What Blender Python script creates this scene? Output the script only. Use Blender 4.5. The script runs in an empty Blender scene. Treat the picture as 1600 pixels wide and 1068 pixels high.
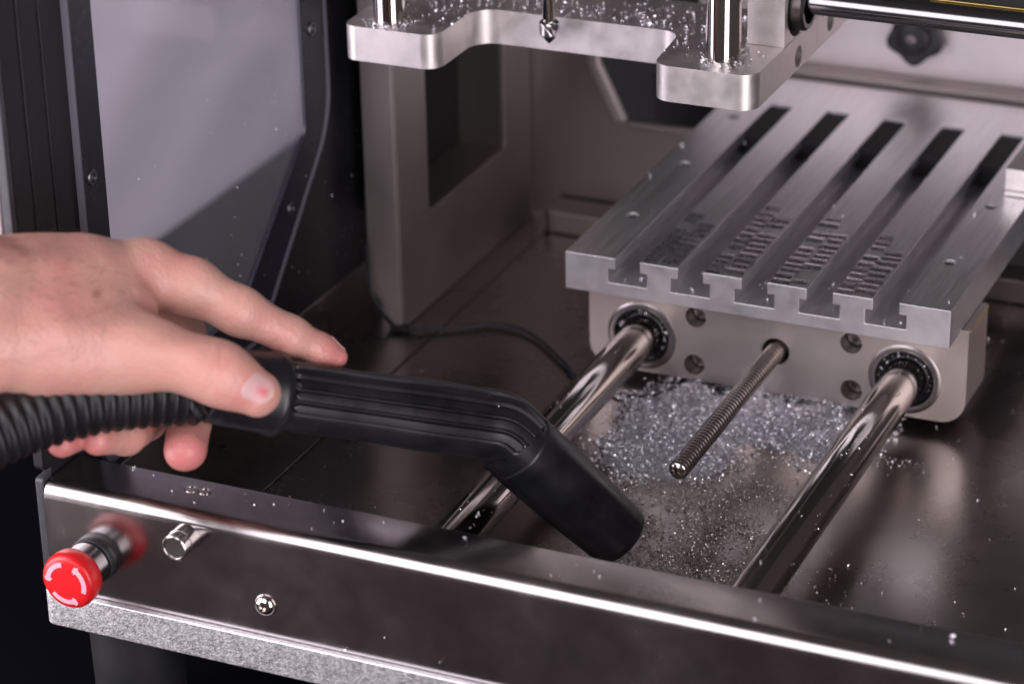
import bpy, bmesh, math, random
import numpy as np
import mathutils.noise as mnoise
from mathutils import Vector, Matrix
from mathutils.geometry import tessellate_polygon

random.seed(7)
rng = np.random.default_rng(7)
sc = bpy.context.scene
COL = sc.collection
S = 0.001                      # everything below is written in millimetres

# ------------------------------------------------------------------ camera
cam = bpy.data.cameras.new('camera')
cam.lens = 98.445
cam.sensor_width = 36.0
cam.clip_start = 0.05
cam.clip_end = 50.0
cam_ob = bpy.data.objects.new('camera', cam)
COL.objects.link(cam_ob)
cam_ob.matrix_world = Matrix.Translation(Vector((504.8, -1183.9, 553.4)) * S) @ Matrix(((0.914721, -0.155642, 0.372908), (0.403642, 0.395154, -0.825183), (-0.018923, 0.905334, 0.424279))).to_4x4()
cam.dof.use_dof = True
cam.dof.focus_distance = 1.275
cam.dof.aperture_fstop = 6.8
cam.dof.aperture_blades = 9
sc.camera = cam_ob

# ------------------------------------------------------------------ world, lamps, exposure
w = bpy.data.worlds.new('World')
sc.world = w
w.use_nodes = True
w.node_tree.nodes['Background'].inputs[0].default_value = (1.0, 0.84, 0.86, 1)
w.node_tree.nodes['Background'].inputs[1].default_value = 0.075
sc.view_settings.view_transform = 'Standard'
sc.view_settings.look = 'None'
sc.view_settings.exposure = 0.12
sc.view_settings.gamma = 1.0


def softbox(name, loc, target, sx, sy, radiance, col):
    l = bpy.data.lights.new(name, 'AREA')
    l.shape = 'RECTANGLE'
    l.size, l.size_y = sx, sy
    l.energy = radiance * math.pi * sx * sy
    l.color = col
    o = bpy.data.objects.new(name, l)
    COL.objects.link(o)
    o.location = loc
    o.rotation_euler = (Vector(target) - Vector(loc)).to_track_quat('-Z', 'Y').to_euler()
    return o


softbox('softbox_lamp', (-0.98, -0.80, 0.12), (-0.05, -0.05, 0.12), 0.70, 1.20, 6.2, (1.0, 0.94, 0.97))
softbox('softbox_lamp', (0.98, -1.06, 0.12), (0, 0, 0.12), 0.60, 1.5, 5.9, (1.0, 0.93, 0.96))
softbox('softbox_lamp', (-0.50, -1.02, 0.58), (0, -0.12, 0), 1.35, 0.9, 3.9, (1.0, 0.95, 1.0))

# ------------------------------------------------------------------ materials


def mat(name, base, metallic=0.0, rough=0.5, var=0.0, vscale=40.0, rvar=0.0, bump=0.0, bscale=400.0,
        stretch=(1, 1, 1), spec=0.5, coat=0.0, base2=None, detail=6.0, aniso=0.0):
    m = bpy.data.materials.new(name)
    m.use_nodes = True
    nt = m.node_tree
    n = nt.nodes
    L = nt.links
    p = n['Principled BSDF']
    p.inputs['Base Color'].default_value = (*base, 1)
    p.inputs['Metallic'].default_value = metallic
    p.inputs['Roughness'].default_value = rough
    p.inputs['Specular IOR Level'].default_value = spec
    p.inputs['Coat Weight'].default_value = coat
    p.inputs['Anisotropic'].default_value = aniso
    tc = n.new('ShaderNodeTexCoord')
    mp = n.new('ShaderNodeMapping')
    mp.inputs['Scale'].default_value = stretch
    L.new(tc.outputs['Object'], mp.inputs['Vector'])
    if var > 0 or rvar > 0:
        t = n.new('ShaderNodeTexNoise')
        t.inputs['Scale'].default_value = vscale
        t.inputs['Detail'].default_value = detail
        t.inputs['Roughness'].default_value = 0.65
        L.new(mp.outputs[0], t.inputs['Vector'])
        rp = n.new('ShaderNodeMapRange')
        rp.inputs[1].default_value = 0.3
        rp.inputs[2].default_value = 0.7
        L.new(t.outputs[0], rp.inputs[0])
        if var > 0:
            mx = n.new('ShaderNodeMix')
            mx.data_type = 'RGBA'
            b2 = base2 if base2 else tuple(c * (1 - var) for c in base)
            mx.inputs[6].default_value = (*b2, 1)
            mx.inputs[7].default_value = (*[min(1, c * (1 + (0 if base2 else var))) for c in base], 1)
            L.new(rp.outputs[0], mx.inputs[0])
            L.new(mx.outputs[2], p.inputs['Base Color'])
        if rvar > 0:
            r2 = n.new('ShaderNodeMapRange')
            r2.inputs[3].default_value = max(0.02, rough - rvar)
            r2.inputs[4].default_value = rough + rvar
            L.new(rp.outputs[0], r2.inputs[0])
            L.new(r2.outputs[0], p.inputs['Roughness'])
    if bump > 0:
        t = n.new('ShaderNodeTexNoise')
        t.inputs['Scale'].default_value = bscale
        t.inputs['Detail'].default_value = 4
        L.new(mp.outputs[0], t.inputs['Vector'])
        b = n.new('ShaderNodeBump')
        b.inputs['Strength'].default_value = bump
        b.inputs['Distance'].default_value = 0.0005
        L.new(t.outputs[0], b.inputs['Height'])
        L.new(b.outputs[0], p.inputs['Normal'])
    return m


M = {}
M['stainless'] = mat('polished_stainless', (0.42, 0.385, 0.39), 1, 0.21, var=0.13, vscale=22, rvar=0.08, bump=0.03, bscale=30)
M['tray'] = mat('brushed_tray_steel', (0.31, 0.275, 0.265), 1, 0.27, var=0.16, vscale=14, rvar=0.07, bump=0.05, bscale=900)
M['wallsteel'] = mat('brushed_wall_steel', (0.34, 0.30, 0.295), 1, 0.42, var=0.10, vscale=10, rvar=0.05, stretch=(1, 1, 0.15), bump=0.05, bscale=500)
M['columnsteel'] = mat('column_sheet_steel', (0.53, 0.48, 0.48), 1, 0.50, var=0.08, vscale=12, rvar=0.05)
M['castalu'] = mat('tumbled_aluminium', (0.78, 0.77, 0.80), 1, 0.50, var=0.16, vscale=520, rvar=0.10, bump=0.5, bscale=1100, detail=9)
M['alu'] = mat('machined_aluminium', (0.66, 0.615, 0.615), 1, 0.46, var=0.10, vscale=90, rvar=0.07, bump=0.10, bscale=1300)
M['tablefront'] = mat('milled_aluminium', (0.76, 0.75, 0.79), 1, 0.42, var=0.06, vscale=120, rvar=0.05, bump=0.08, bscale=1400)
M['tabletop'] = mat('milled_table_surface', (0.92, 0.89, 0.91), 1, 0.37, var=0.14, vscale=50, rvar=0.09, stretch=(16, 0.35, 1), bump=0.05, bscale=700)
M['slot'] = mat('shaded_slot_aluminium', (0.82, 0.80, 0.83), 1, 0.42, var=0.12, vscale=90, rvar=0.06, stretch=(3, 0.4, 3))  # darker than the table top: slot shade put into the base colour
M['marks'] = mat('cutter_mark_facets', (0.70, 0.67, 0.695), 1, 0.27, var=0.12, vscale=300, rvar=0.06)
M['block'] = mat('bearing_block_aluminium', (0.62, 0.56, 0.54), 1, 0.40, var=0.06, vscale=25, rvar=0.06, bump=0.05, bscale=1200)
M['chrome'] = mat('ground_steel_shaft', (0.58, 0.54, 0.52), 1, 0.09, rvar=0.02, vscale=60)
M['rod'] = mat('guide_rod_steel', (0.38, 0.34, 0.325), 1, 0.13, rvar=0.03, vscale=50)
M['darkrod'] = mat('dark_ground_rod', (0.26, 0.25, 0.26), 1, 0.17)
M['satin'] = mat('satin_nickel', (0.52, 0.49, 0.48), 1, 0.24)
M['screw'] = mat('leadscrew_steel', (0.46, 0.41, 0.39), 1, 0.20, rvar=0.04, vscale=300)
M['ring'] = mat('bearing_ring_steel', (0.32, 0.29, 0.29), 1, 0.30)
M['seal'] = mat('black_rubber_seal', (0.012, 0.012, 0.014), 0, 0.45)
M['black'] = mat('black_powder_coat', (0.010, 0.010, 0.013), 0, 0.42, var=0.3, vscale=30, rvar=0.08, bump=0.1, bscale=1800)
M['frame'] = mat('black_window_frame', (0.016, 0.016, 0.027), 0, 0.30, rvar=0.05, vscale=60)
M['trim'] = mat('blue_grey_trim', (0.15, 0.15, 0.19), 0, 0.32)
M['edgegrey'] = mat('grey_sheet_edge', (0.045, 0.045, 0.055), 0, 0.45, var=0.2, vscale=120)
M['palegrey'] = mat('pale_grey_panel', (0.42, 0.41, 0.46), 0, 0.5)
M['rubber'] = mat('black_rubber', (0.009, 0.009, 0.0115), 0, 0.36, var=0.6, vscale=38, rvar=0.10, bump=0.10, bscale=900, spec=0.5)
M['hose'] = mat('black_hose', (0.008, 0.008, 0.010), 0, 0.45, rvar=0.08, vscale=70, bump=0.1, bscale=700)
M['red'] = mat('red_button_plastic', (0.62, 0.010, 0.014), 0, 0.34, rvar=0.04, vscale=80)
M['pink'] = mat('pale_arrow_print', (0.72, 0.36, 0.45), 0, 0.45)
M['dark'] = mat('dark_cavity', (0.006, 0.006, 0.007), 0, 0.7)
M['darksteel'] = mat('dark_socket_steel', (0.10, 0.09, 0.09), 1, 0.35)
M['screwgrey'] = mat('grey_screw_steel', (0.22, 0.22, 0.24), 1, 0.4)
M['foot'] = mat('grey_rubber_foot', (0.010, 0.010, 0.012), 0, 0.55, var=0.25, vscale=60)
M['desk'] = mat('black_bench', (0.004, 0.004, 0.006), 0, 0.9, spec=0.0)
M['mat'] = mat('brown_reflection_sheet', (0.034, 0.026, 0.028), 0, 0.8, var=0.3, vscale=14, spec=0.1)  # for the added sheet that only the rail reflects
M['chip'] = mat('aluminium_chips', (0.84, 0.83, 0.88), 1, 0.36)
M['chipfine'] = mat('fine_shaded_chips', (0.56, 0.53, 0.50), 1, 0.30)  # front chips: reflected dark surroundings put into a darker base colour
M['chipbed'] = mat('packed_chips', (0.55, 0.55, 0.59), 1, 0.5, var=0.4, vscale=500, bump=1.0, bscale=900)
M['backplate'] = mat('back_plate_aluminium', (0.80, 0.73, 0.75), 1, 0.55, var=0.06, vscale=16)
M['knob'] = mat('black_knob', (0.008, 0.008, 0.012), 0, 0.40)
M['brass'] = mat('brass', (0.80, 0.58, 0.22), 1, 0.3)
M['cable'] = mat('black_cable', (0.013, 0.014, 0.020), 0, 0.45)
M['carbide'] = mat('carbide_cutter', (0.36, 0.34, 0.35), 1, 0.25)
M['board'] = mat('white_diffuser_fabric', (0.78, 0.73, 0.80), 0, 0.8)
_nt = M['board'].node_tree
_tl = _nt.nodes.new('ShaderNodeBsdfTranslucent')
_tl.inputs[0].default_value = (0.70, 0.675, 0.72, 1)
_mx = _nt.nodes.new('ShaderNodeMixShader')
_mx.inputs[0].default_value = 0.94
_nt.links.new(_nt.nodes['Principled BSDF'].outputs[0], _mx.inputs[1])
_nt.links.new(_tl.outputs[0], _mx.inputs[2])
_nt.links.new(_mx.outputs[0], _nt.nodes['Material Output'].inputs[0])
M['hair'] = mat('brown_hair', (0.05, 0.025, 0.016), 0, 0.5)
M['nail'] = mat('fingernail', (0.66, 0.40, 0.40), 0, 0.5, spec=0.35)

# clear side window with a faint dusty film
m = bpy.data.materials.new('dusty_polycarbonate')
m.use_nodes = True
nt = m.node_tree
for nn in list(nt.nodes):
    nt.nodes.remove(nn)
out = nt.nodes.new('ShaderNodeOutputMaterial')
tr = nt.nodes.new('ShaderNodeBsdfTransparent')
tr.inputs[0].default_value = (0.95, 0.94, 0.98, 1)
gl = nt.nodes.new('ShaderNodeBsdfGlossy')
gl.inputs['Roughness'].default_value = 0.12
gl.inputs['Color'].default_value = (0.9, 0.9, 0.95, 1)
df = nt.nodes.new('ShaderNodeBsdfDiffuse')
df.inputs[0].default_value = (0.42, 0.42, 0.46, 1)
lw = nt.nodes.new('ShaderNodeLayerWeight')
lw.inputs['Blend'].default_value = 0.5
pw = nt.nodes.new('ShaderNodeMath')
pw.operation = 'POWER'
pw.inputs[1].default_value = 5.0
fr = nt.nodes.new('ShaderNodeMath')
fr.operation = 'MULTIPLY_ADD'
fr.inputs[1].default_value = 0.9
fr.inputs[2].default_value = 0.03
nt.links.new(lw.outputs['Facing'], pw.inputs[0])
nt.links.new(pw.outputs[0], fr.inputs[0])
m1 = nt.nodes.new('ShaderNodeMixShader')
m2 = nt.nodes.new('ShaderNodeMixShader')
ns = nt.nodes.new('ShaderNodeTexNoise')
ns.inputs['Scale'].default_value = 25
mr = nt.nodes.new('ShaderNodeMapRange')
mr.inputs[3].default_value = 0.13
mr.inputs[4].default_value = 0.20
tc = nt.nodes.new('ShaderNodeTexCoord')
nt.links.new(tc.outputs['Object'], ns.inputs['Vector'])
nt.links.new(ns.outputs[0], mr.inputs[0])
nt.links.new(mr.outputs[0], m1.inputs[0])
nt.links.new(tr.outputs[0], m1.inputs[1])
nt.links.new(df.outputs[0], m1.inputs[2])
nt.links.new(fr.outputs[0], m2.inputs[0])
nt.links.new(m1.outputs[0], m2.inputs[1])
nt.links.new(gl.outputs[0], m2.inputs[2])
nt.links.new(m2.outputs[0], out.inputs[0])
M['pane'] = m

# skin: base colour driven by a redness attribute (blood nearer the surface at tips and knuckles)
m = bpy.data.materials.new('skin')
m.use_nodes = True
nt = m.node_tree
p = nt.nodes['Principled BSDF']
at_ = nt.nodes.new('ShaderNodeAttribute')
at_.attribute_name = 'redness'
ns = nt.nodes.new('ShaderNodeTexNoise')
ns.inputs['Scale'].default_value = 42
ns.inputs['Detail'].default_value = 6
tc = nt.nodes.new('ShaderNodeTexCoord')
nt.links.new(tc.outputs['Object'], ns.inputs['Vector'])
sep = nt.nodes.new('ShaderNodeSeparateColor')
nt.links.new(at_.outputs['Color'], sep.inputs[0])
ad = nt.nodes.new('ShaderNodeMath')
ad.operation = 'MULTIPLY_ADD'
ad.inputs[1].default_value = 1.15
nt.links.new(ns.outputs[0], ad.inputs[0])
nt.links.new(sep.outputs[0], ad.inputs[2])
sb = nt.nodes.new('ShaderNodeMath')
sb.operation = 'SUBTRACT'
sb.use_clamp = True
sb.inputs[1].default_value = 0.48
nt.links.new(ad.outputs[0], sb.inputs[0])
mx = nt.nodes.new('ShaderNodeMix')
mx.data_type = 'RGBA'
mx.inputs[6].default_value = (0.60, 0.335, 0.275, 1)
mx.inputs[7].default_value = (0.60, 0.20, 0.19, 1)
nt.links.new(sb.outputs[0], mx.inputs[0])
mx2 = nt.nodes.new('ShaderNodeMix')
mx2.data_type = 'RGBA'
mx2.inputs[7].default_value = (0.26, 0.085, 0.05, 1)
nt.links.new(sep.outputs[1], mx2.inputs[0])
nt.links.new(mx.outputs[2], mx2.inputs[6])
nt.links.new(mx2.outputs[2], p.inputs['Base Color'])
p.inputs['Roughness'].default_value = 0.42
p.inputs['Specular IOR Level'].default_value = 0.5
p.inputs['Subsurface Weight'].default_value = 0.13
p.inputs['Subsurface Radius'].default_value = (1.0, 0.35, 0.2)
p.inputs['Subsurface Scale'].default_value = 0.004
vo = nt.nodes.new('ShaderNodeTexVoronoi')
vo.inputs['Scale'].default_value = 650
n2 = nt.nodes.new('ShaderNodeTexNoise')
n2.inputs['Scale'].default_value = 260
n2.inputs['Detail'].default_value = 4
nt.links.new(tc.outputs['Object'], vo.inputs['Vector'])
nt.links.new(tc.outputs['Object'], n2.inputs['Vector'])
sm = nt.nodes.new('ShaderNodeMath')
sm.operation = 'MULTIPLY_ADD'
sm.inputs[1].default_value = 0.6
nt.links.new(vo.outputs['Distance'], sm.inputs[0])
nt.links.new(n2.outputs[0], sm.inputs[2])
bp = nt.nodes.new('ShaderNodeBump')
bp.inputs['Strength'].default_value = 0.6
bp.inputs['Distance'].default_value = 0.0005
nt.links.new(sm.outputs[0], bp.inputs['Height'])
nt.links.new(bp.outputs[0], p.inputs['Normal'])
M['skin'] = m

# ------------------------------------------------------------------ mesh helpers (mm in, metres out)


def root_of(o):
    while o.parent:
        o = o.parent
    return o


def add_obj(name, V, F, material, parent=None, smooth=35, bevel=0.0, bseg=2, loc=None, tri_cut=None):
    me = bpy.data.meshes.new(name)
    off = Vector((0, 0, 0))
    if parent is not None:
        off = Vector(root_of(parent).location) / S
    elif loc is not None:
        off = Vector(loc)
    V = np.asarray(V, float)
    V = (V - np.array(off)) * S
    me.from_pydata(V.tolist(), [], [list(f) for f in F])
    me.update()
    bm = bmesh.new()
    bm.from_mesh(me)
    bmesh.ops.recalc_face_normals(bm, faces=bm.faces)
    bm.to_mesh(me)
    bm.free()
    if material is not None:
        me.materials.append(material)
    o = bpy.data.objects.new(name, me)
    COL.objects.link(o)
    if parent is not None:
        o.parent = parent
    elif loc is not None:
        o.location = off * S
    if smooth:
        me.shade_smooth()
        me.set_sharp_from_angle(angle=math.radians(smooth))
    if tri_cut:
        for c in tri_cut:
            bo = o.modifiers.new('cut', 'BOOLEAN')
            bo.operation = 'DIFFERENCE'
            bo.solver = 'EXACT'
            bo.object = c
        bake(o)
    if bevel > 0:
        b = o.modifiers.new('edge', 'BEVEL')
        b.width = bevel * S
        b.segments = bseg
        b.limit_method = 'ANGLE'
        b.angle_limit = math.radians(40)
        finish_edges(o)
    return o


def finish_edges(o):
    """flat faces stay flat: area-weighted normals after the bevel"""
    o.data.shade_smooth()
    wn = o.modifiers.new('flat', 'WEIGHTED_NORMAL')
    wn.mode = 'FACE_AREA'
    wn.weight = 100
    wn.keep_sharp = False
    bake(o)


def bake(o):
    dg = bpy.context.evaluated_depsgraph_get()
    dg.update()
    me = bpy.data.meshes.new_from_object(o.evaluated_get(dg))
    old = o.data
    o.modifiers.clear()
    o.data = me
    bpy.data.meshes.remove(old)
    me.name = o.name


def thing(name, label, cat, loc, group=None):
    o = bpy.data.objects.new(name, None)
    COL.objects.link(o)
    o.location = Vector(loc) * S
    o.empty_display_size = 0.01
    o['label'] = label
    o['category'] = cat
    if group:
        o['group'] = group
    return o


def tag(o, label, cat, kind=None):
    o['label'] = label
    o['category'] = cat
    if kind:
        o['kind'] = kind


def join(*parts):
    V = []
    F = []
    for v, f in parts:
        k = len(V)
        V += [tuple(x) for x in v]
        F += [tuple(i + k for i in q) for q in f]
    return V, F


def box(x0, x1, y0, y1, z0, z1):
    V = [(x, y, z) for z in (z0, z1) for y in (y0, y1) for x in (x0, x1)]
    return V, [(0, 2, 3, 1), (4, 5, 7, 6), (0, 1, 5, 4), (2, 6, 7, 3), (0, 4, 6, 2), (1, 3, 7, 5)]


def frame_from(d):
    d = Vector(d).normalized()
    a = Vector((0, 0, 1)) if abs(d.z) < 0.9 else Vector((1, 0, 0))
    u = d.cross(a).normalized()
    v = d.cross(u).normalized()
    return d, u, v


def lathe(p, d, prof, seg=48, caps=True):
    """profile: list of (distance along d, radius)"""
    d, u, v = frame_from(d)
    p = Vector(p)
    V = []
    F = []
    for s, r in prof:
        for k in range(seg):
            a = 2 * math.pi * k / seg
            V.append(tuple(p + d * s + (u * math.cos(a) + v * math.sin(a)) * r))
    for i in range(len(prof) - 1):
        for k in range(seg):
            k2 = (k + 1) % seg
            F.append((i * seg + k, i * seg + k2, (i + 1) * seg + k2, (i + 1) * seg + k))
    if caps:
        F.append(tuple(range(seg)))
        F.append(tuple((len(prof) - 1) * seg + k for k in reversed(range(seg))))
    return V, F


def cyl(p, d, r, length, seg=48):
    return lathe(p, d, [(0, r), (length, r)], seg)


def rounded(points, seg=6):
    """2-D polygon with per-corner radius: (x, y, r)"""
    n = len(points)
    out_ = []
    for i in range(n):
        x, y, r = points[i]
        a = Vector(points[i - 1][:2]) - Vector((x, y))
        b = Vector(points[(i + 1) % n][:2]) - Vector((x, y))
        if r <= 0:
            out_.append((x, y))
            continue
        la, lb = a.length, b.length
        a.normalize()
        b.normalize()
        ang = a.angle(b)
        t = min(r / math.tan(ang / 2), la * 0.49, lb * 0.49)
        rr = t * math.tan(ang / 2)
        c = Vector((x, y)) + (a + b).normalized() * (rr / math.sin(ang / 2))
        p0 = Vector((x, y)) + a * t - c
        p1 = Vector((x, y)) + b * t - c
        th = p0.angle(p1)
        sgn = 1 if (p0.x * p1.y - p0.y * p1.x) > 0 else -1
        for k in range(seg + 1):
            q = sgn * th * k / seg
            out_.append((c.x + p0.x * math.cos(q) - p0.y * math.sin(q), c.y + p0.x * math.sin(q) + p0.y * math.cos(q)))
    return out_


AX = {'z': lambda a, b, t: (a, b, t), 'x': lambda a, b, t: (t, a, b), 'y': lambda a, b, t: (a, t, b)}


def extrude(outer, t0, t1, axis='z', holes=()):
    """closed 2-D outline (z: x,y  x: y,z  y: x,z) with holes, extruded from t0 to t1"""
    f = AX[axis]
    loops = [list(outer)] + [list(h) for h in holes]
    flat = [p for l in loops for p in l]
    n = len(flat)
    V = [f(p[0], p[1], t0) for p in flat] + [f(p[0], p[1], t1) for p in flat]
    F = []
    if holes:
        tris = tessellate_polygon([[Vector((p[0], p[1], 0)) for p in l] for l in loops])
        for t in tris:
            F.append(tuple(t))
            F.append(tuple(n + i for i in reversed(t)))
    else:
        F.append(tuple(range(n)))
        F.append(tuple(n + i for i in reversed(range(n))))
    k = 0
    for l in loops:
        m_ = len(l)
        for i in range(m_):
            j = (i + 1) % m_
            F.append((k + i, k + j, n + k + j, n + k + i))
        k += m_
    return V, F


def circle(cx, cy, r, seg=32):
    return [(cx + r * math.cos(2 * math.pi * k / seg), cy + r * math.sin(2 * math.pi * k / seg)) for k in range(seg)]


def catmull(P, n):
    P = [np.array(p, float) for p in P]
    P = [2 * P[0] - P[1]] + P + [2 * P[-1] - P[-2]]
    out_ = []
    for i in range(1, len(P) - 2):
        for k in range(n):
            t = k / n
            out_.append(0.5 * (2 * P[i] + (P[i + 1] - P[i - 1]) * t + (2 * P[i - 1] - 5 * P[i] + 4 * P[i + 1] - P[i + 2]) * t * t
                               + (3 * P[i] - P[i - 1] - 3 * P[i + 1] + P[i + 2]) * t ** 3))
    out_.append(P[-2])
    return np.array(out_)


def sweep(path, radius, seg=24, ref=(0, 0, 1), rfun=None, caps=True):
    """tube along path; rfun(i, angle array) -> radius array; angle 0 points along ref"""
    path = np.asarray(path, float)
    n = len(path)
    T = np.gradient(path, axis=0)
    T /= np.linalg.norm(T, axis=1)[:, None]
    ref = np.array(ref, float)
    th = np.linspace(0, 2 * np.pi, seg, endpoint=False)
    V = np.zeros((n, seg, 3))
    a = ref - T[0] * (ref @ T[0])
    a /= np.linalg.norm(a)
    for i in range(n):
        a = a - T[i] * (a @ T[i])
        a /= np.linalg.norm(a)
        b = np.cross(T[i], a)
        r = rfun(i, th) if rfun else (radius[i] if hasattr(radius, '__len__') else radius)
        r = np.broadcast_to(r, (seg,))
        V[i] = path[i] + (np.cos(th)[:, None] * a + np.sin(th)[:, None] * b) * r[:, None]
    F = []
    for i in range(n - 1):
        for k in range(seg):
            k2 = (k + 1) % seg
            F.append((i * seg + k, i * seg + k2, (i + 1) * seg + k2, (i + 1) * seg + k))
    if caps:
        F.append(tuple(range(seg)))
        F.append(tuple((n - 1) * seg + k for k in range(seg)))
    return V.reshape(-1, 3), F


def cutter(*shapes):
    V, F = join(*shapes)
    o = add_obj('cutter', V, F, None, smooth=0)
    return o


def drop(*obs):
    for o in obs:
        me = o.data
        bpy.data.objects.remove(o)
        bpy.data.meshes.remove(me)


# ================================================================== setting
FLOOR = -78.0
bench = add_obj('bench_top', *box(-440, 560, -560, 480, -186, -160), M['desk'], bevel=2)
bench['kind'] = 'structure'
refl_sheet = add_obj('rail_reflection_sheet', *box(-430, 550, -555, -330, -159.7, -157), M['mat'], bevel=1)  # added out of view, only to brighten the rail front's reflection
refl_sheet['kind'] = 'structure'
refl_sheet['label'] = 'added brown sheet, out of view, that lifts the front rail reflection'
bench['label'] = 'black bench top under the milling machine'

# ================================================================== milling machine (frame that stays put)
mach = thing('milling_machine', 'small enclosed milling machine with polished steel front rail and red stop button', 'milling machine', (80, 0, -97))

# base plate: thick tumbled aluminium slab, its front edge in view
V, F = extrude(rounded([(-143.5, -270.5, 5), (335, -270.5, 5), (335, 330, 5), (-143.5, 330, 5)]), -97.5, -80.2, 'z')
add_obj('base_plate', V, F, M['castalu'], mach, bevel=0.8, bseg=2)['label'] = 'grainy aluminium base plate edge'

# front rail: folded polished sheet
ZR = -27.0
prof = rounded([(-236.5, -60, 0), (-236.5, ZR, 1.6), (-267.6, ZR, 7.0), (-267.6, -80.0, 0.5), (-264, -80.0, 0), (-264, -60, 0)], 12)
rail = add_obj('front_rail', *extrude(prof, -139.3, 332, 'x'), M['stainless'], mach, smooth=40)
rail['label'] = 'polished stainless front rail with a rounded bright edge'
for px in ((-75.3, -246.5, -27.0), (-68.7, -246.1, -27.0)):
    sv, sf = lathe((px[0], px[1], ZR + 0.05), (0, 0, 1), [(0, 3.3), (0.25, 3.3), (0.45, 3.0), (0.45, 1.6), (-0.9, 1.3)], 32)
    add_obj('countersunk_screw', sv, sf, M['chrome'], rail, smooth=30)
# button-head screw on the front
px = (-29.4, -267.6, -64.5)
prof_ = [(-0.3, 5.1), (0.4, 5.1), (1.6, 4.6), (2.6, 3.5), (3.1, 2.3), (3.15, 1.75), (1.6, 1.6), (1.5, 0.02)]
add_obj('button_head_screw', *lathe((px[0], -267.6, px[2]), (0, -1, 0), prof_, 40), M['chrome'], rail, smooth=50)

# left end plate of the rail and the side wall
add_obj('end_plate', *extrude(rounded([(-266, -79, 0), (-266, -25.5, 2), (-236, -25.5, 0), (-236, -79, 0)]), -144.4, -140.2, 'x'), M['edgegrey'], mach, bevel=0.6)

pane_poly = rounded([(-197.9, 262, 4), (-9.8, 262, 4), (-9.8, 49, 10), (-72, -7, 10), (-86, -20, 10), (-197.9, -20, 6)])
hole_poly = rounded([(-211, 275, 4), (6, 275, 4), (6, 46, 10), (-66, -20, 10), (-80, -33, 10), (-211, -33, 6)])
wall_out = rounded([(-265, -22.5, 5), (-259, -22.5, 0), (-259, -50, 0), (70, -50, 0), (70, 330, 0), (-265, 330, 0)])
sw = add_obj('side_wall', *extrude(wall_out, -144.6, -140, 'x', [hole_poly]), M['black'], mach, bevel=0.5)
sw['label'] = 'black side wall with a framed window'
fr_out = rounded([(-217, 290, 6), (14, 290, 6), (14, 47, 48), (-58, -28, 14), (-72, -40, 12), (-217, -40, 12)])
wf = add_obj('window_frame', *extrude(fr_out, -139.8, -138.0, 'x', [pane_poly]), M['frame'], mach, bevel=0.7, bseg=3)
fr_trim = rounded([(-218.8, 292, 7), (16.4, 292, 7), (16.4, 46.4, 49), (-57.2, -30, 15), (-71.4, -42, 13), (-218.8, -42, 7)])
add_obj('frame_trim', *extrude(fr_trim, -139.8, -137.0, 'x', [fr_out]), M['trim'], wf, bevel=0.6, bseg=3)
for q in ((-138.0, 0.9, 99.8), (-138.0, -30.7, 14.4), (-138.0, -209.0, 97.6)):
    add_obj('frame_screw', *lathe((-138.1, q[1], q[2]), (1, 0, 0), [(0, 3.6), (0.7, 3.6), (1.2, 3.1), (1.2, 2.3), (0.25, 2.1), (0.2, 0.02)], 28), M['screwgrey'], wf, smooth=40)
add_obj('window_pane', *extrude(rounded([(-209, 273, 4), (4, 273, 4), (4, 46.5, 10), (-67, -18, 10), (-81, -31, 10), (-209, -31, 6)]), -142.6, -140.4, 'x'), M['pane'], mach, smooth=0)

# pale outer cover edge at the far left, in front of the black wall
cv = add_obj('outer_cover', *box(-190, -145.2, -270, -262, 8, 330), M['palegrey'], mach, bevel=1.0)
cv['label'] = 'pale grey outer cover edge'
add_obj('cover_trim', *box(-145.0, -140.3, -269, -265.2, 8, 330), M['edgegrey'], mach, bevel=0.5)
# faint vertical ribs of the black front post
add_obj('post_rib', *box(-139.9, -139.3, -252, -247, -20, 330), M['black'], mach, bevel=0.5)
add_obj('post_rib', *box(-139.9, -139.4, -236, -233, -20, 330), M['black'], mach, bevel=0.5)

# chip tray
tr_ = add_obj('tray_floor', *box(-92.3, 333, -236.3, 192, FLOOR - 1.4, FLOOR), M['tray'], mach, bevel=0.4)
add_obj('tray_side_strip', *box(-139.6, -93.4, -236.3, 212, FLOOR - 1.4, FLOOR - 0.1), M['tray'], mach, bevel=0.3)
add_obj('tray_side_lip', *box(-143.0, -139.7, -236, 70, FLOOR - 1.0, -48.5), M['tray'], mach, bevel=0.5)
add_obj('tray_underlay', *box(-139.8, 333, -236.4, 211, FLOOR - 1.9, FLOOR - 1.5), M['dark'], mach)
q = (-134.2, -119.7, -78.0)
add_obj('tray_screw', *lathe((q[0], q[1], FLOOR - 0.1), (0, 0, 1), [(0, 2.6), (0.4, 2.5), (0.5, 1.4), (0.0, 1.3), (0.0, 0.02)], 24), M['darksteel'], tr_, smooth=40)
lipp = rounded([(-94, 188, 5), (333, 188, 0), (333, 209.5, 0), (-94, 209.5, 0)])
add_obj('tray_lip', *extrude(lipp, FLOOR + 0.3, FLOOR + 14, 'z'), M['wallsteel'], mach, bevel=1.2, bseg=3)

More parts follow.
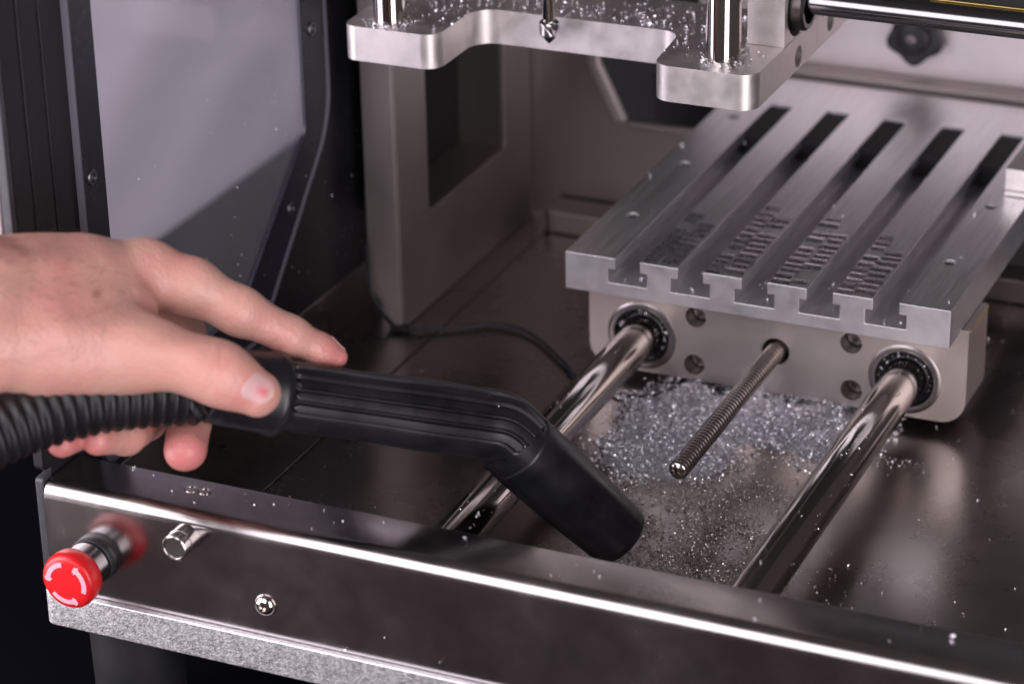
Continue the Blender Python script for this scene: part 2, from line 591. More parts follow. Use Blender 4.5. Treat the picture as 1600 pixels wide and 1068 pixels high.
# left column of the frame with a recessed opening
col_front = rounded([(-128.5, 330, 0), (-110.5, 330, 0), (-110.5, FLOOR + 0.3, 0), (-112.0, FLOOR + 0.3, 0), (-128.5, -52, 14)], 8)
V1 = extrude(col_front, 33.5, 35.5, 'y')
side = [(36.0, 330), (36.0, FLOOR + 0.3), (211, FLOOR + 0.3), (211, 330)]
opening = rounded([(72.5, 250, 3), (72.5, -23, 4), (174, -23, 4), (174, 250, 3)])
c1 = add_obj('corner_column', *V1, M['columnsteel'], mach, bevel=0.4)
c1['label'] = 'grey steel column with rounded foot'
cs = add_obj('column_side', *extrude(side, -112.3, -110.3, 'x', [opening]), M['columnsteel'], mach, bevel=0.3)
lin = join(box(-139.6, -112.5, 174.3, 176, -25, 252), box(-139.6, -112.5, 70.5, 72.2, -25, 252), box(-139.6, -112.5, 72.4, 174.1, -25.2, -23.4))
add_obj('recess_lining', *lin, M['wallsteel'], cs, bevel=0.3)
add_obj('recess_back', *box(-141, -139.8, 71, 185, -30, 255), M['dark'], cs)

# back wall with a slanted opening behind the table
bw_out = [(-112, FLOOR + 0.3), (333, FLOOR + 0.3), (333, -73), (-2, -73), (-2, -12), (-56, -12), (-73.5, 24), (-73.5, 330), (-112, 330)]
wall = add_obj('back_wall', *extrude(bw_out, 212.3, 214.3, 'y'), M['wallsteel'], mach, bevel=0.4)
bar = [(-73.5, 40), (-66.5, 40), (-66.5, 22), (-50, -11), (-57, -12), (-73.5, 22)]
add_obj('slanted_rim', *extrude(bar, 206.5, 212.0, 'y'), M['columnsteel'], wall, bevel=1.0)
add_obj('opening_sill', *box(-49, -3, 207, 212, -15.5, -10.5), M['wallsteel'], wall, bevel=0.8)
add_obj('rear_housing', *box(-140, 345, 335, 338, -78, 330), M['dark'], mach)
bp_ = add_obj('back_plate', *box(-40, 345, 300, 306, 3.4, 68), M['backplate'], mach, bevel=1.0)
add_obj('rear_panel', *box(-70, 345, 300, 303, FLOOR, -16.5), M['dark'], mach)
add_obj('back_ledge', *box(-30, 345, 286, 299.6, -16, 4.0), M['wallsteel'], mach, bevel=0.6)
# fluted clamping knob on the back plate
kc = (93.5, 292.0, 29.9)
lob = []
for k in range(96):
    a = 2 * math.pi * k / 96
    lob.append((kc[0] + (15.4 + 1.5 * math.cos(5 * a + 1.57)) * math.cos(a), kc[2] + (15.4 + 1.5 * math.cos(5 * a + 1.57)) * math.sin(a)))
kn = add_obj('knob', *extrude(lob, 288, 299.5, 'y'), M['knob'], bp_, bevel=2.6, bseg=4)
add_obj('knob_screw', *lathe((kc[0], 285, kc[2] + 1), (0, -1, 0), [(0, 3.2), (1.5, 3.2), (2.0, 2.6), (2.0, 0.02)], 24), M['chrome'], bp_, smooth=40)
add_obj('knob_cap', *lathe((kc[0], 287.9, kc[2]), (0, -1, 0), [(0, 10.0), (2.0, 9.4), (3.2, 6.5), (3.2, 0.02)], 32), M['knob'], bp_, smooth=50)

# guide rods and lead screw
RX = ((31.8, 24.0, -51.2)[0], (170.4, 24.0, -53.6)[0])
ZROD = -51.5
for x in RX:
    add_obj('guide_rod', *cyl((x, -238, ZROD), (0, 1, 0), 10.0, 448, 96), M['rod'], mach, smooth=40)
xs = 103.6
pitch = 2.9
prof_ = [(0, 0.02), (0.35, 3.7), (1.2, 4.3)]
for i in range(int(148 / pitch) * 10):
    prof_.append((2.0 + i * pitch / 10, 4.5 + 0.30 * math.cos(2 * math.pi * i / 10)))
add_obj('lead_screw', *lathe((xs, -115, -48), (0, 1, 0), prof_, 48), M['screw'], mach, smooth=60)

# machine foot under the base plate
fc = (-114.6, -240, -98)
add_obj('machine_foot', *lathe(fc, (0, 0, -1), [(0, 21.8), (2, 22), (58, 20.6), (61.6, 19.8)], 64), M['foot'], mach, smooth=50)

# emergency stop button
ec = Vector((-115.1, -267.6, -59.3))
es = add_obj('stop_button', *lathe(ec, (0, -1, 0), [(-0.2, 11.0), (3.2, 11.0), (3.8, 10.4), (3.8, 9.8), (5.0, 9.8), (15.0, 9.8)], 64), M['seal'], mach, smooth=45)
es['label'] = 'red mushroom emergency stop button'
add_obj('chrome_sleeve', *lathe(ec, (0, -1, 0), [(5.6, 9.9), (5.6, 10.4), (14.0, 10.4), (14.4, 9.9)], 64, caps=False), M['darkrod'], es, smooth=40)
cap = [(a_ - 11.7, b_) for a_, b_ in [(25.0, 9.0), (25.1, 11.4), (26.6, 12.6), (29.5, 13.2), (32.2, 13.3), (34.0, 13.0), (35.2, 12.3), (35.8, 11.2), (36.05, 8.5), (36.15, 4.0), (36.2, 0.02)]]
add_obj('button_cap', *lathe(ec, (0, -1, 0), cap, 96), M['red'], es, smooth=60)
for k0 in range(3):
    th0 = math.radians(100 + 120 * k0)
    Va = []
    Fa = []
    nn = 24
    for i in range(nn + 1):
        th = th0 + math.radians(82) * i / nn
        wd = 1.1
        if i >= nn - 3:
            wd = 1.1 + (2.3 if i == nn - 3 else 2.3 * (nn - i) / 3.0) * 0.45
        for rr in (9.1 - wd, 9.1 + wd):
            for dep_ in (0.16, 0.34):
                yb = 24.36 - max(0, (rr - 8.0)) * 0.09
                Va.append((ec.x + rr * math.cos(th), ec.y - yb - dep_ + 0.10, ec.z + rr * math.sin(th)))
    for i in range(nn):
        a = i * 4
        b = a + 4
        Fa += [(a + 1, a + 3, b + 3, b + 1), (a, a + 1, b + 1, b), (a + 2, b + 2, b + 3, a + 3)]
    add_obj('arrow_mark', Va, Fa, M['pink'], es, smooth=30)

# chrome push fitting beside it
pc = Vector((-66.5, -279.5, -38.3))
pc.y = -267.6
pf = add_obj('chrome_fitting', *lathe(pc, (0, -1, 0), [(-0.2, 6.2), (6.2, 6.2), (6.4, 5.7), (6.8, 5.7), (7.0, 6.1), (11.4, 6.1), (11.9, 5.6), (11.9, 5.0), (11.2, 4.9), (11.1, 0.02)], 48), M['satin'], mach, smooth=40)

# ================================================================== milling table on its bearing block
tab = thing('slotted_table', 'aluminium milling table with five slots on a bearing block', 'milling table', (99, 140, -72))
sl = [26.8 + 33.25 * i for i in range(5)]
plate = add_obj('table_plate', *box(0, 198.2, 0, 281, -20, 0), M['tablefront'], tab, smooth=0)
plate.data.materials.append(M['tabletop'])
plate.data.materials.append(M['slot'])
tsl = [extrude([(s_, 5), (s_, -6.0), (s_ - 3.7, -6.0), (s_ - 3.7, -13.3), (s_ + 16.9, -13.3), (s_ + 16.9, -6.0), (s_ + 13.2, -6.0), (s_ + 13.2, 5)], -5, 237, 'y') for s_ in sl]
hc = cutter(*tsl, *[cyl((x, y, -12), (0, 0, 1), 3.3, 20, 28) for x in (14, 181.7) for y in (56, 133, 210)])
bo = plate.modifiers.new('cut', 'BOOLEAN')
bo.operation = 'DIFFERENCE'
bo.solver = 'EXACT'
bo.object = hc
bake(plate)
drop(hc)
bv = plate.modifiers.new('edge', 'BEVEL')
bv.width = 0.35 * S
bv.segments = 2
bv.limit_method = 'ANGLE'
bv.angle_limit = math.radians(50)
finish_edges(plate)
for f in plate.data.polygons:
    c_z = f.center.z / S - 72
    c_y = f.center.y / S + 140
    c_x = f.center.x / S + 99
    if f.normal.z > 0.7 and c_z > -1:
        f.material_index = 1
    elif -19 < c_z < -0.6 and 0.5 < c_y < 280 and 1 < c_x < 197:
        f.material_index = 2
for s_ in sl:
    add_obj('slot_end_shade', *extrude([(s_ + 0.2, -1.2), (s_ + 0.2, -6.2), (s_ - 3.4, -6.2), (s_ - 3.4, -13.2), (s_ + 16.6, -13.2), (s_ + 16.6, -6.2), (s_ + 13.0, -6.2), (s_ + 13.0, -1.2)], 192, 236.8, 'y'), M['dark'], tab, bevel=0.3)  # black filler added to stand for the darkness at the slot ends
# shallow stepped cutter marks on the lands
mv, mf = [], []
for li, (a, b) in enumerate(zip([s_ + 13.4 for s_ in sl[:-1]], [s_ - 0.2 for s_ in sl[1:]])):
    base_half = (a + b) / 2 + random.uniform(-1.5, 1.5)
    for c_ in range(2):
        y = 1.0 + (3.0 if c_ else 0)
        lim = (58, 84, 92, 64)[li] + (8 if c_ == 0 else -4)
        while y < lim:
            ln = random.uniform(5.6, 8.2)
            fade = 1.0 if y < lim * 0.6 else max(0.15, 1.0 - (y - lim * 0.6) / (lim * 0.45))
            if random.random() < 0.06 + 0.35 * (1 - fade):
                y += ln
                continue
            half = base_half + random.uniform(-1.3, 1.3)
            xa, xb = (a + random.uniform(0.1, 0.8), half - 0.1) if c_ == 0 else (half + 0.1, b - random.uniform(0.1, 1.6))
            h1 = random.uniform(0.22, 0.52) * (1.0 if li else 0.7) * fade
            tl = random.uniform(-0.10, 0.10)
            md = random.uniform(0.42, 0.58)
            k = len(mv)
            mv += [(xa, y, 0.01), (xb, y, 0.01), (xb, y + ln - .3, 0.01), (xa, y + ln - .3, 0.01),
                   (xa, y + ln * md, h1 + tl * h1), (xb, y + ln * md, h1 - tl * h1),
                   (xb - .2, y + ln * .92, 0.05), (xa + .2, y + ln * .92, 0.05)]
            mf += [(k, k + 1, k + 5, k + 4), (k + 4, k + 5, k + 6, k + 7), (k + 7, k + 6, k + 2, k + 3), (k + 1, k + 2, k + 6, k + 5), (k + 3, k, k + 4, k + 7)]
            y += ln
mk = add_obj('machining_marks', mv, mf, M['marks'], tab, smooth=0)
mk['kind'] = 'stuff'

for x in (14, 181.7):
    for y in (56, 133, 210):
        add_obj('hole_shade', *lathe((x, y, -11), (0, 0, 1), [(0, 3.2), (9.0, 3.2), (9.4, 2.9), (9.4, 1.6), (7, 1.5), (7, 0.02)], 24), M['dark'], tab, smooth=35)  # dark inserts added so the brightly lit holes look black inside
YB = 24.0
bx0, bx1 = (2.9, 24.0, -47.8)[0], 201.5
bor = [(RX[0], ZROD), (RX[1], ZROD)]
blk_out = rounded([(bx0, -20.3, 0), (bx0, -71.5, 13), (bx1, -71.5, 13), (bx1, -20.3, 0)], 8)
ho = [(60.9, 24.0, -36.3), (60.4, 24.0, -62.9), (142.6, 24.0, -36.8), (143.5, 24.0, -62.4)]
holes = [circle(x, z, 18.6, 64) for x, z in bor] + [circle(h[0], h[2], 5.6, 32) for h in ho] + [circle(xs, -48, 7.2, 32)]
bl = add_obj('bearing_block', *extrude(blk_out, YB, YB + 35, 'y', holes), M['block'], tab, bevel=0.7)
for x, z in bor:
    rg = add_obj('bearing_ring', *lathe((x, YB - 0.8, z), (0, 1, 0), [(3.0, 14.3), (0.6, 14.6), (0.0, 15.2), (0.0, 17.0), (0.8, 18.5), (20, 18.5)], 64, caps=False), M['ring'], bl, smooth=30)
    add_obj('rubber_seal', *lathe((x, YB, z), (0, 1, 0), [(9.0, 10.1), (2.6, 10.15), (1.9, 10.8), (2.4, 11.6), (3.6, 12.4), (3.0, 13.4), (2.6, 14.4), (9.0, 14.4)], 64, caps=False), M['seal'], bl, smooth=40)
for h in ho:
    add_obj('dark_socket_insert', *lathe((h[0], YB + 9, h[2]), (0, 1, 0), [(0.6, 5.3), (0, 4.7), (0, 2.6), (3, 2.4), (3, 0.02)], 28), M['darksteel'], bl, smooth=30)
add_obj('screw_nut', *lathe((xs, YB + 14, -48), (0, 1, 0), [(0, 4.8), (0, 7.1), (6, 7.1)], 32, caps=False), M['dark'], bl)
add_obj('block_shim', *box(197, 202.2, YB + 1, YB + 34, -21.4, -20.6), M['brass'], bl, bevel=0.2)

# clamp on the right edge of the table
ck = thing('clamp_block', 'small aluminium clamp block sitting on the right edge of the table', 'clamp', (196, 165, 0))
cb = add_obj('clamp_body', *box(184.2, 214, 149, 190, 0.1, 15.6), M['alu'], ck, bevel=0.8)
add_obj('clamp_line', *box(184.0, 214.3, 148.8, 149.6, 3.2, 3.9), M['darksteel'], cb)

# ================================================================== spindle carriage above
car = thing('spindle_carriage', 'aluminium spindle carriage with two chrome posts and a cutter, above the table', 'spindle carriage', (0, 10, 98))
Z0, Z1 = 98.2, 115.7
out_u = rounded([(-104.2, -30, 7), (-53.5, -30, 9), (-53.5, 17.5, 13), (54, 17.5, 10), (58, -30, 9), (108.2, -30, 9), (108.2, 62, 0), (-104.2, 62, 6)], 10)
pl, pr_ = (-82.7, -19.2, 115.7), (87.8, -15.5, 115.7)
up = add_obj('yoke_plate', *extrude(out_u, Z0, Z1, 'z', [circle(-71, -13, 3, 24)]), M['alu'], car, bevel=0.7, bseg=2)
for q in (pl, pr_):
    add_obj('chrome_post', *lathe((q[0], q[1], Z1 - 0.3), (0, 0, 1), [(0, 8.3), (150, 8.3)], 64), M['chrome'], car, smooth=40)
# upright bracket at the right rear, with bores in its right side
br = extrude(rounded([(13.0, Z1 + 0.15, 0), (160, Z1 + 0.15, 0), (160, 300, 0), (13, 300, 0)]), 89.5, 108.0, 'x')
brk = add_obj('side_bracket', *br, M['alu'], car, smooth=0)
low = add_obj('bracket_foot', *box(89.5, 108.2, 62.3, 160, Z0, Z1 + 0.1), M['alu'], car, smooth=0)
ax = (108.0, 32.3, 131.6)
c_ = cutter(cyl((99, ax[1], ax[2]), (1, 0, 0), 15.5, 20, 48), cyl((97, (108.0, 34.4, 104.7)[1], (108.0, 34.4, 104.7)[2]), (1, 0, 0), 5.4, 20, 32),
            cyl((97, (108.0, 83.7, 107.2)[1], (108.0, 83.7, 107.2)[2]), (1, 0, 0), 5.4, 20, 32))
for o in (brk, low, up):
    bo = o.modifiers.new('cut', 'BOOLEAN')
    bo.operation = 'DIFFERENCE'
    bo.solver = 'EXACT'
    bo.object = c_
    bake(o)
drop(c_)
for q in ((108.0, 34.4, 104.7), (108.0, 83.7, 107.2)):
    add_obj('dark_socket_insert', *lathe((97.2, q[1], q[2]), (1, 0, 0), [(0, 5.2), (4.0, 5.2), (4.4, 4.8), (4.4, 2.7), (1.5, 2.6), (1.5, 0.02)], 28), M['seal'], car, smooth=35)  # dark discs added in the bolt holes to stand for their shade
add_obj('bore_bearing', *lathe((100, ax[1], ax[2]), (1, 0, 0), [(0, 15.3), (3.5, 15.3), (3.5, 13.0), (9, 12.6), (13, 12.4), (14.2, 11.2), (14.2, 9.0), (10, 8.6)], 64, caps=False), M['darksteel'], car, smooth=40)
add_obj('cross_rod', *cyl((104, ax[1], ax[2] + 2.0), (1, 0, 0), 6.2, 240, 64), M['darkrod'], car, smooth=40)
add_obj('brass_strip', *box(170, 345, ax[1] + 7.2, ax[1] + 9, ax[2] + 5.8, ax[2] + 7.6), M['brass'], car, bevel=0.3)
add_obj('dark_cover', *box(112, 345, ax[1] + 9.2, ax[1] + 11, ax[2] + 4.5, ax[2] + 80), M['dark'], car)
# end mill
mt = (-9.7, 6.0, 107.9)
mill = add_obj('end_mill', *lathe((mt[0], mt[1], mt[2] + 9.5), (0, 0, 1), [(0, 3.0), (0.4, 3.3), (90, 3.3)], 40), M['chrome'], car, smooth=40)
V = []
F = []
ns_, nl_ = 48, 26
for i in range(nl_ + 1):
    t = i / nl_
    z = mt[2] + 10.5 - t * 12.5
    rb = 4.9 if t > 0.12 else 3.2 + 1.7 * (t / 0.12)
    if t > 0.62:
        rb = 4.9 * (1 - (t - 0.62) / 0.38) + 0.12
    for k in range(ns_):
        a = 2 * math.pi * k / ns_
        fl = math.cos(2 * (a - t * 3.0))
        r = rb * (1 - 0.34 * max(0, -fl) ** 0.7)
        V.append((mt[0] + r * math.cos(a), mt[1] + r * math.sin(a), z))
for i in range(nl_):
    for k in range(ns_):
        k2 = (k + 1) % ns_
        F.append((i * ns_ + k, i * ns_ + k2, (i + 1) * ns_ + k2, (i + 1) * ns_ + k))
F.append(tuple(range(ns_)))
F.append(tuple(nl_ * ns_ + k for k in range(ns_)))
add_obj('cutter_tip', V, F, M['carbide'], mill, smooth=40)

# ================================================================== pale board seen through the window
bd_v, bd_f = [], []
nx, nz = 60, 40
for side_ in range(2):
    for i in range(nx + 1):
        for j in range(nz + 1):
            y = -60 + 620 * i / nx
            z = -127 + 380 * j / nz
            ph = (z * 0.83 - y * 0.55)
            bd_v.append((-360 - side_ * 4 + 1.8 * math.sin(ph / 15.0) * min(1, j / 6) + 1.6 * math.sin(ph / 37.0 + 1) * min(1, j / 6), y, z))
    k = side_ * (nx + 1) * (nz + 1)
    for i in range(nx):
        for j in range(nz):
            a = k + i * (nz + 1) + j
            bd_f.append((a, a + 1, a + nz + 2, a + nz + 1))
nn = (nx + 1) * (nz + 1)
for i in range(nx):
    a = i * (nz + 1)
    bd_f.append((a, a + nz + 1, nn + a + nz + 1, nn + a))
board = add_obj('fabric_screen', bd_v, bd_f, M['board'], None, smooth=60, loc=(-360, 240, -127))
tag(board, 'pale creased fabric screen seen blurred through the side window', 'screen')

# ================================================================== cable on the tray
cp = [(-127.9, 31.0, -28.0), (-127.0, 31.0, -50.1), (-121.4, 30.0, -63.7), (-118.2, 37.9, -76.0), (-105.6, 34.0, -76.0), (-87.1, 43.0, -76.0), (-65.5, 57.7, -76.0), (-42.7, 52.7, -76.0), (-13.6, 27.6, -76.0), (1.5, 13.0, -76.0), (33.7, 3.3, -76.0), (48.7, 14.0, -76.0), (52.0, 33.0, -76.0)]
cb_ = add_obj('cable', *sweep(catmull(cp, 12), 1.05, 16), M['cable'], None, smooth=60, loc=(-60, 40, -78))
clip_p = (-111.5, 34.3, -76.0)
add_obj('cable_clip', *box(clip_p[0] - 5, clip_p[0] + 5, clip_p[1] - 2.6, clip_p[1] + 2.6, FLOOR + 0.1, FLOOR + 4.2), M['seal'], cb_, bevel=0.8)
tag(cb_, 'thin black cable curling across the tray floor beside the grey column', 'cable')

# ================================================================== vacuum hose with its wand and nozzle
vac = thing('vacuum_hose', 'black corrugated vacuum hose with ribbed wand and bent rubber nozzle', 'vacuum hose', (50, -180, -60))
A0 = np.array((-24.4, -259.6, 35.1))
A1 = np.array((45.6, -183.2, -2.8))
A2 = np.array((53.1, -177.7, -15.2))
A3 = np.array((87.6, -147.9, -67.7))
SEAM = (52.6, -178.6, -14.2)
VIEW = np.array((504.8, -1183.9, 553.4)) - np.array((12.6, -217.1, 14.4))
VIEW /= np.linalg.norm(VIEW)
path = catmull([A0, A0 + (A1 - A0) * .33, A0 + (A1 - A0) * .66, A0 + (A1 - A0) * .88, np.array((45.6, -184.6, -3.1)), np.array((53.2, -178.6, -14.7))], 60)
L_ = np.concatenate([[0], np.cumsum(np.linalg.norm(np.diff(path, axis=0), axis=1))])
tot = L_[-1]
ribs = np.radians([-62, -42, -22, -2, 18])


def wand_r(i, th):
    s = L_[i]
    base = 14.6 + 1.7 * (s / tot) + 0.25 * np.sin(s / 9.0)
    d = np.abs((th[:, None] - ribs[None, :] + np.pi) % (2 * np.pi) - np.pi)
    a0, a1 = 4.0, tot - 2.5 - 1.2 * np.arange(5)
    m0 = np.clip((s - a0) / 2.0, 0, 1)
    m1 = np.clip((a1 - s) / 1.5, 0, 1)
    wv = np.radians(7.6) * np.sqrt(np.maximum(m0 * m1, 0.0))
    prof_ = np.clip((wv - d) / np.radians(1.8), 0, 1)
    # recessed channel either side of every rib
    ch = np.clip(1 - np.abs(d - wv - np.radians(2.6)) / np.radians(2.6), 0, 1) * (wv > 0.01)
    return base + (1.0 * prof_ - 1.0 * ch).max(axis=1) - 0.55 * ch.max(axis=1)


wd_ = add_obj('wand', *sweep(path, 15, 288, ref=VIEW, rfun=wand_r), M['rubber'], vac, smooth=50)
d3 = (A3 - np.array(SEAM))
ln3 = np.linalg.norm(d3)
d3 /= ln3
nz_prof = [(-3.0, 15.2), (-0.6, 16.6), (0, 17.25), (0.9, 17.35), (8, 17.3), (22, 17.1), (ln3 * .55, 16.6), (ln3 * .8, 15.9), (ln3 - 4, 15.5), (ln3 - 0.7, 15.3), (ln3, 14.9), (ln3, 13.0), (ln3 - 2, 12.4), (ln3 - 40, 12.4)]
add_obj('nozzle', *lathe(SEAM, d3, nz_prof, 96, caps=False), M['rubber'], vac, smooth=50)
# torn rubber flap under the bend
fl = [(41.2, -193.6, -19.0), (47.9, -190.9, -24.4), (56.1, -193.7, -16.0), (53.2, -197.3, -11.1), (46.9, -197.0, -14.3)]
fv = [tuple(np.array(p_)) for p_ in fl] + [tuple(np.array(p_) + VIEW * 1.2) for p_ in fl]
ff = [(0, 1, 2, 3, 4), (9, 8, 7, 6, 5)] + [(i, (i + 1) % 5, 5 + (i + 1) % 5, 5 + i) for i in range(5)]
add_obj('torn_flap', fv, ff, M['rubber'], vac, smooth=40)
dh = (A1 - A0) / np.linalg.norm(A1 - A0)
# cuff
cuff = [(-31, 13.5), (-30, 15.6), (-26, 16.3), (-24.5, 15.9), (-23, 16.4), (-2.5, 17.3), (-1.5, 18.0), (2.2, 18.1), (3.2, 17.2), (3.6, 14.0)]
add_obj('cuff', *lathe(A0, dh, cuff, 72), M['rubber'], vac, smooth=45)
hp = [A0 - dh * 26, np.array((-51.2, -279.5, 41.1)), np.array((-64.2, -293.6, 44.0)), np.array((-77.7, -311.6, 46.9)), np.array((-90.9, -329.6, 46.9)), np.array((-101.2, -347.1, 45.6)), np.array((-112.9, -371.5, 41.4)), np.array((-124.9, -404.1, 30.9)), np.array((-134.4, -436.5, 11.5))]
hpath = catmull(hp, 90)
HL = np.concatenate([[0], np.cumsum(np.linalg.norm(np.diff(hpath, axis=0), axis=1))])
# resample evenly
Ls = np.arange(0, HL[-1], 0.8)
hpath = np.stack([np.interp(Ls, HL, hpath[:, k]) for k in range(3)], axis=1)


def hose_r(i, th):
    ph = (Ls[i] / 5.7) % 1.0
    prof_ = 0.5 + 0.5 * math.cos(2 * math.pi * ph)
    return np.full_like(th, 13.3 + 1.9 * prof_ ** 0.8)


add_obj('corrugated_hose', *sweep(hpath, 14, 56, rfun=hose_r), M['hose'], vac, smooth=60)

# ================================================================== hand
# joints in mm; every capsule is (a, b, radius a, radius b)
HAND = [
    # (blend, [capsules])
    (9.0, [   # palm, thumb mount, wrist and forearm
        ((-117.1, -341.3, 99.0), (-95.5, -291.2, 88.0), 24, 19),
        ((-118.4, -341.9, 84.9), (-107.3, -314.2, 72.5), 24, 22),
        ((-117.1, -341.3, 99.0), (-162.1, -425.3, 116.7), 24, 27),
        ((-118.4, -341.9, 84.9), (-164.2, -425.3, 104.3), 24, 27),
        ((-113.0, -311.6, 91.9), (-79.7, -264.2, 84.1), 18.5, 13.4),
        ((-124.4, -305.6, 80.6), (-92.9, -248.8, 73.9), 16, 13),
        ((-129.0, -300.2, 71.7), (-107.3, -239.9, 61.3), 15, 12),
        ((-130.1, -299.8, 63.9), (-119.8, -237.1, 49.5), 14, 11.5),
        ((-102.1, -335.4, 78.4), (-62.2, -301.3, 67.4), 19, 15.2),
        ((-96.6, -320.1, 79.8), (-77.5, -287.4, 74.8), 22, 15),
        ((-90.9, -326.2, 67.7), (-67.2, -306.5, 61.6), 13, 11),
    ]),
    (6.0, [   # thumb
        ((-64.7, -302.1, 67.9), (-33.6, -294.5, 60.2), 15.2, 11.9),
        ((-33.6, -294.5, 60.2), (-27.2, -292.0, 57.0), 12.1, 11.9),
        ((-27.2, -292.0, 57.0), (-15.5, -287.1, 49.3), 11.7, 9.6),
    ]),
    (5.0, [   # index finger
        ((-79.7, -264.2, 84.1), (-61.2, -257.1, 77.1), 13.0, 11.6),
        ((-61.2, -257.1, 77.1), (-41.8, -251.3, 66.6), 11.4, 9.7),
        ((-41.8, -251.3, 66.6), (-24.7, -239.7, 52.9), 9.6, 7.8),
        ((-24.7, -239.6, 53.1), (-14.8, -233.0, 45.4), 7.8, 6.4),
        ((-14.8, -233.0, 45.4), (-8.5, -229.6, 41.6), 6.4, 4.6),
    ]),
    (3.0, [   # middle finger, round the far side and under the hose
        ((-92.9, -248.8, 73.9), (-80.2, -236.8, 43.7), 12, 10),
        ((-80.2, -236.8, 43.7), (-64.5, -259.0, 19.6), 9.8, 9.6),
        ((-64.5, -259.0, 19.6), (-52.3, -286.8, 16.1), 9.6, 9.0),
    ]),
    (3.0, [   # ring finger
        ((-107.3, -239.9, 61.3), (-96.7, -235.4, 27.9), 11, 9.8),
        ((-96.7, -235.4, 27.9), (-83.9, -265.6, 14.5), 9.6, 8.8),
        ((-83.9, -265.6, 14.5), (-76.1, -294.6, 22.0), 8.8, 8.2),
        ((-76.1, -294.6, 22.0), (-77.6, -313.5, 28.9), 7.9, 6.6),
    ]),
    (3.0, [   # little finger
        ((-119.8, -237.1, 49.5), (-112.6, -243.7, 21.0), 10, 8.8),
        ((-112.6, -243.7, 21.0), (-98.3, -282.4, 18.1), 8.4, 7.6),
        ((-98.3, -282.4, 18.1), (-87.4, -324.2, 30.9), 7.4, 6.4),
    ]),
]
JOIN = [0, 7.0, 6.0, 3.0, 3.0, 3.0]
# skin folds across the joints: centre, finger axis from, to, half width, depth, reach
CREASE = []
for c_, a_, b_, w_, dp_, rc_, n_ in [
        ((-37.3, -259.0, 71.2), (-61.2, -257.1, 77.1), (-24.7, -239.6, 53.1), 0.8, 0.32, 10.0, 2),
        ((-22.6, -247.1, 57.9), (-41.9, -251.1, 67.1), (-14.8, -233.0, 45.4), 0.7, 0.30, 8.5, 2),
        ((-26.2, -301.4, 63.7), (-64.7, -302.1, 67.9), (-15.5, -287.1, 49.3), 1.1, 0.34, 13.0, 4),
        ((-71.8, -305.8, 29.3), (-83.9, -265.6, 14.5), (-77.6, -313.5, 28.9), 0.9, 0.5, 9.0, 2)]:
    CREASE.append((c_, a_, b_, w_, dp_, rc_, n_))
# tendons and veins on the back of the hand: polyline, radius, height
RIDGE = [([(-111.7, -354.2, 121.0), (-90.5, -324.0, 114.1), (-70.2, -282.9, 100.7)], 4.0, 0.9),
         ([(-100.1, -366.1, 101.8), (-80.6, -343.1, 91.8), (-57.9, -314.1, 81.0), (-36.8, -305.7, 71.8)], 5.0, 0.8),
         ([(-92.2, -357.7, 116.0), (-82.0, -343.0, 107.4), (-76.3, -324.1, 106.1), (-69.8, -301.9, 96.5)], 2.4, 0.45),
         ([(-86.9, -353.5, 81.9), (-74.5, -340.3, 82.4), (-65.6, -325.5, 84.6), (-66.4, -311.1, 89.6)], 2.2, 0.35),
         ([(-58.2, -280.7, 89.7), (-59.2, -288.8, 79.6), (-58.1, -288.0, 75.4)], 3.0, -1.1)]


def cap_d(P, a, b, ra, rb):
    a = np.array(a, np.float32)
    b = np.array(b, np.float32)
    ba = b - a
    t = np.clip(((P - a) @ ba) / (ba @ ba), 0, 1)
    return np.linalg.norm(P - a - t[:, None] * ba, axis=1) - (ra + (rb - ra) * t)


def smin(a, b, k):
    h = np.clip(0.5 + 0.5 * (b - a) / k, 0, 1)
    return b + (a - b) * h - k * h * (1 - h)


def hand_sdf(P):
    tot_ = None
    for (k, caps_), kj in zip(HAND, JOIN):
        g = None
        for c in caps_:
            d = cap_d(P, *c)
            g = d if g is None else smin(g, d, k)
        tot_ = g if tot_ is None else smin(tot_, g, kj)
    return tot_


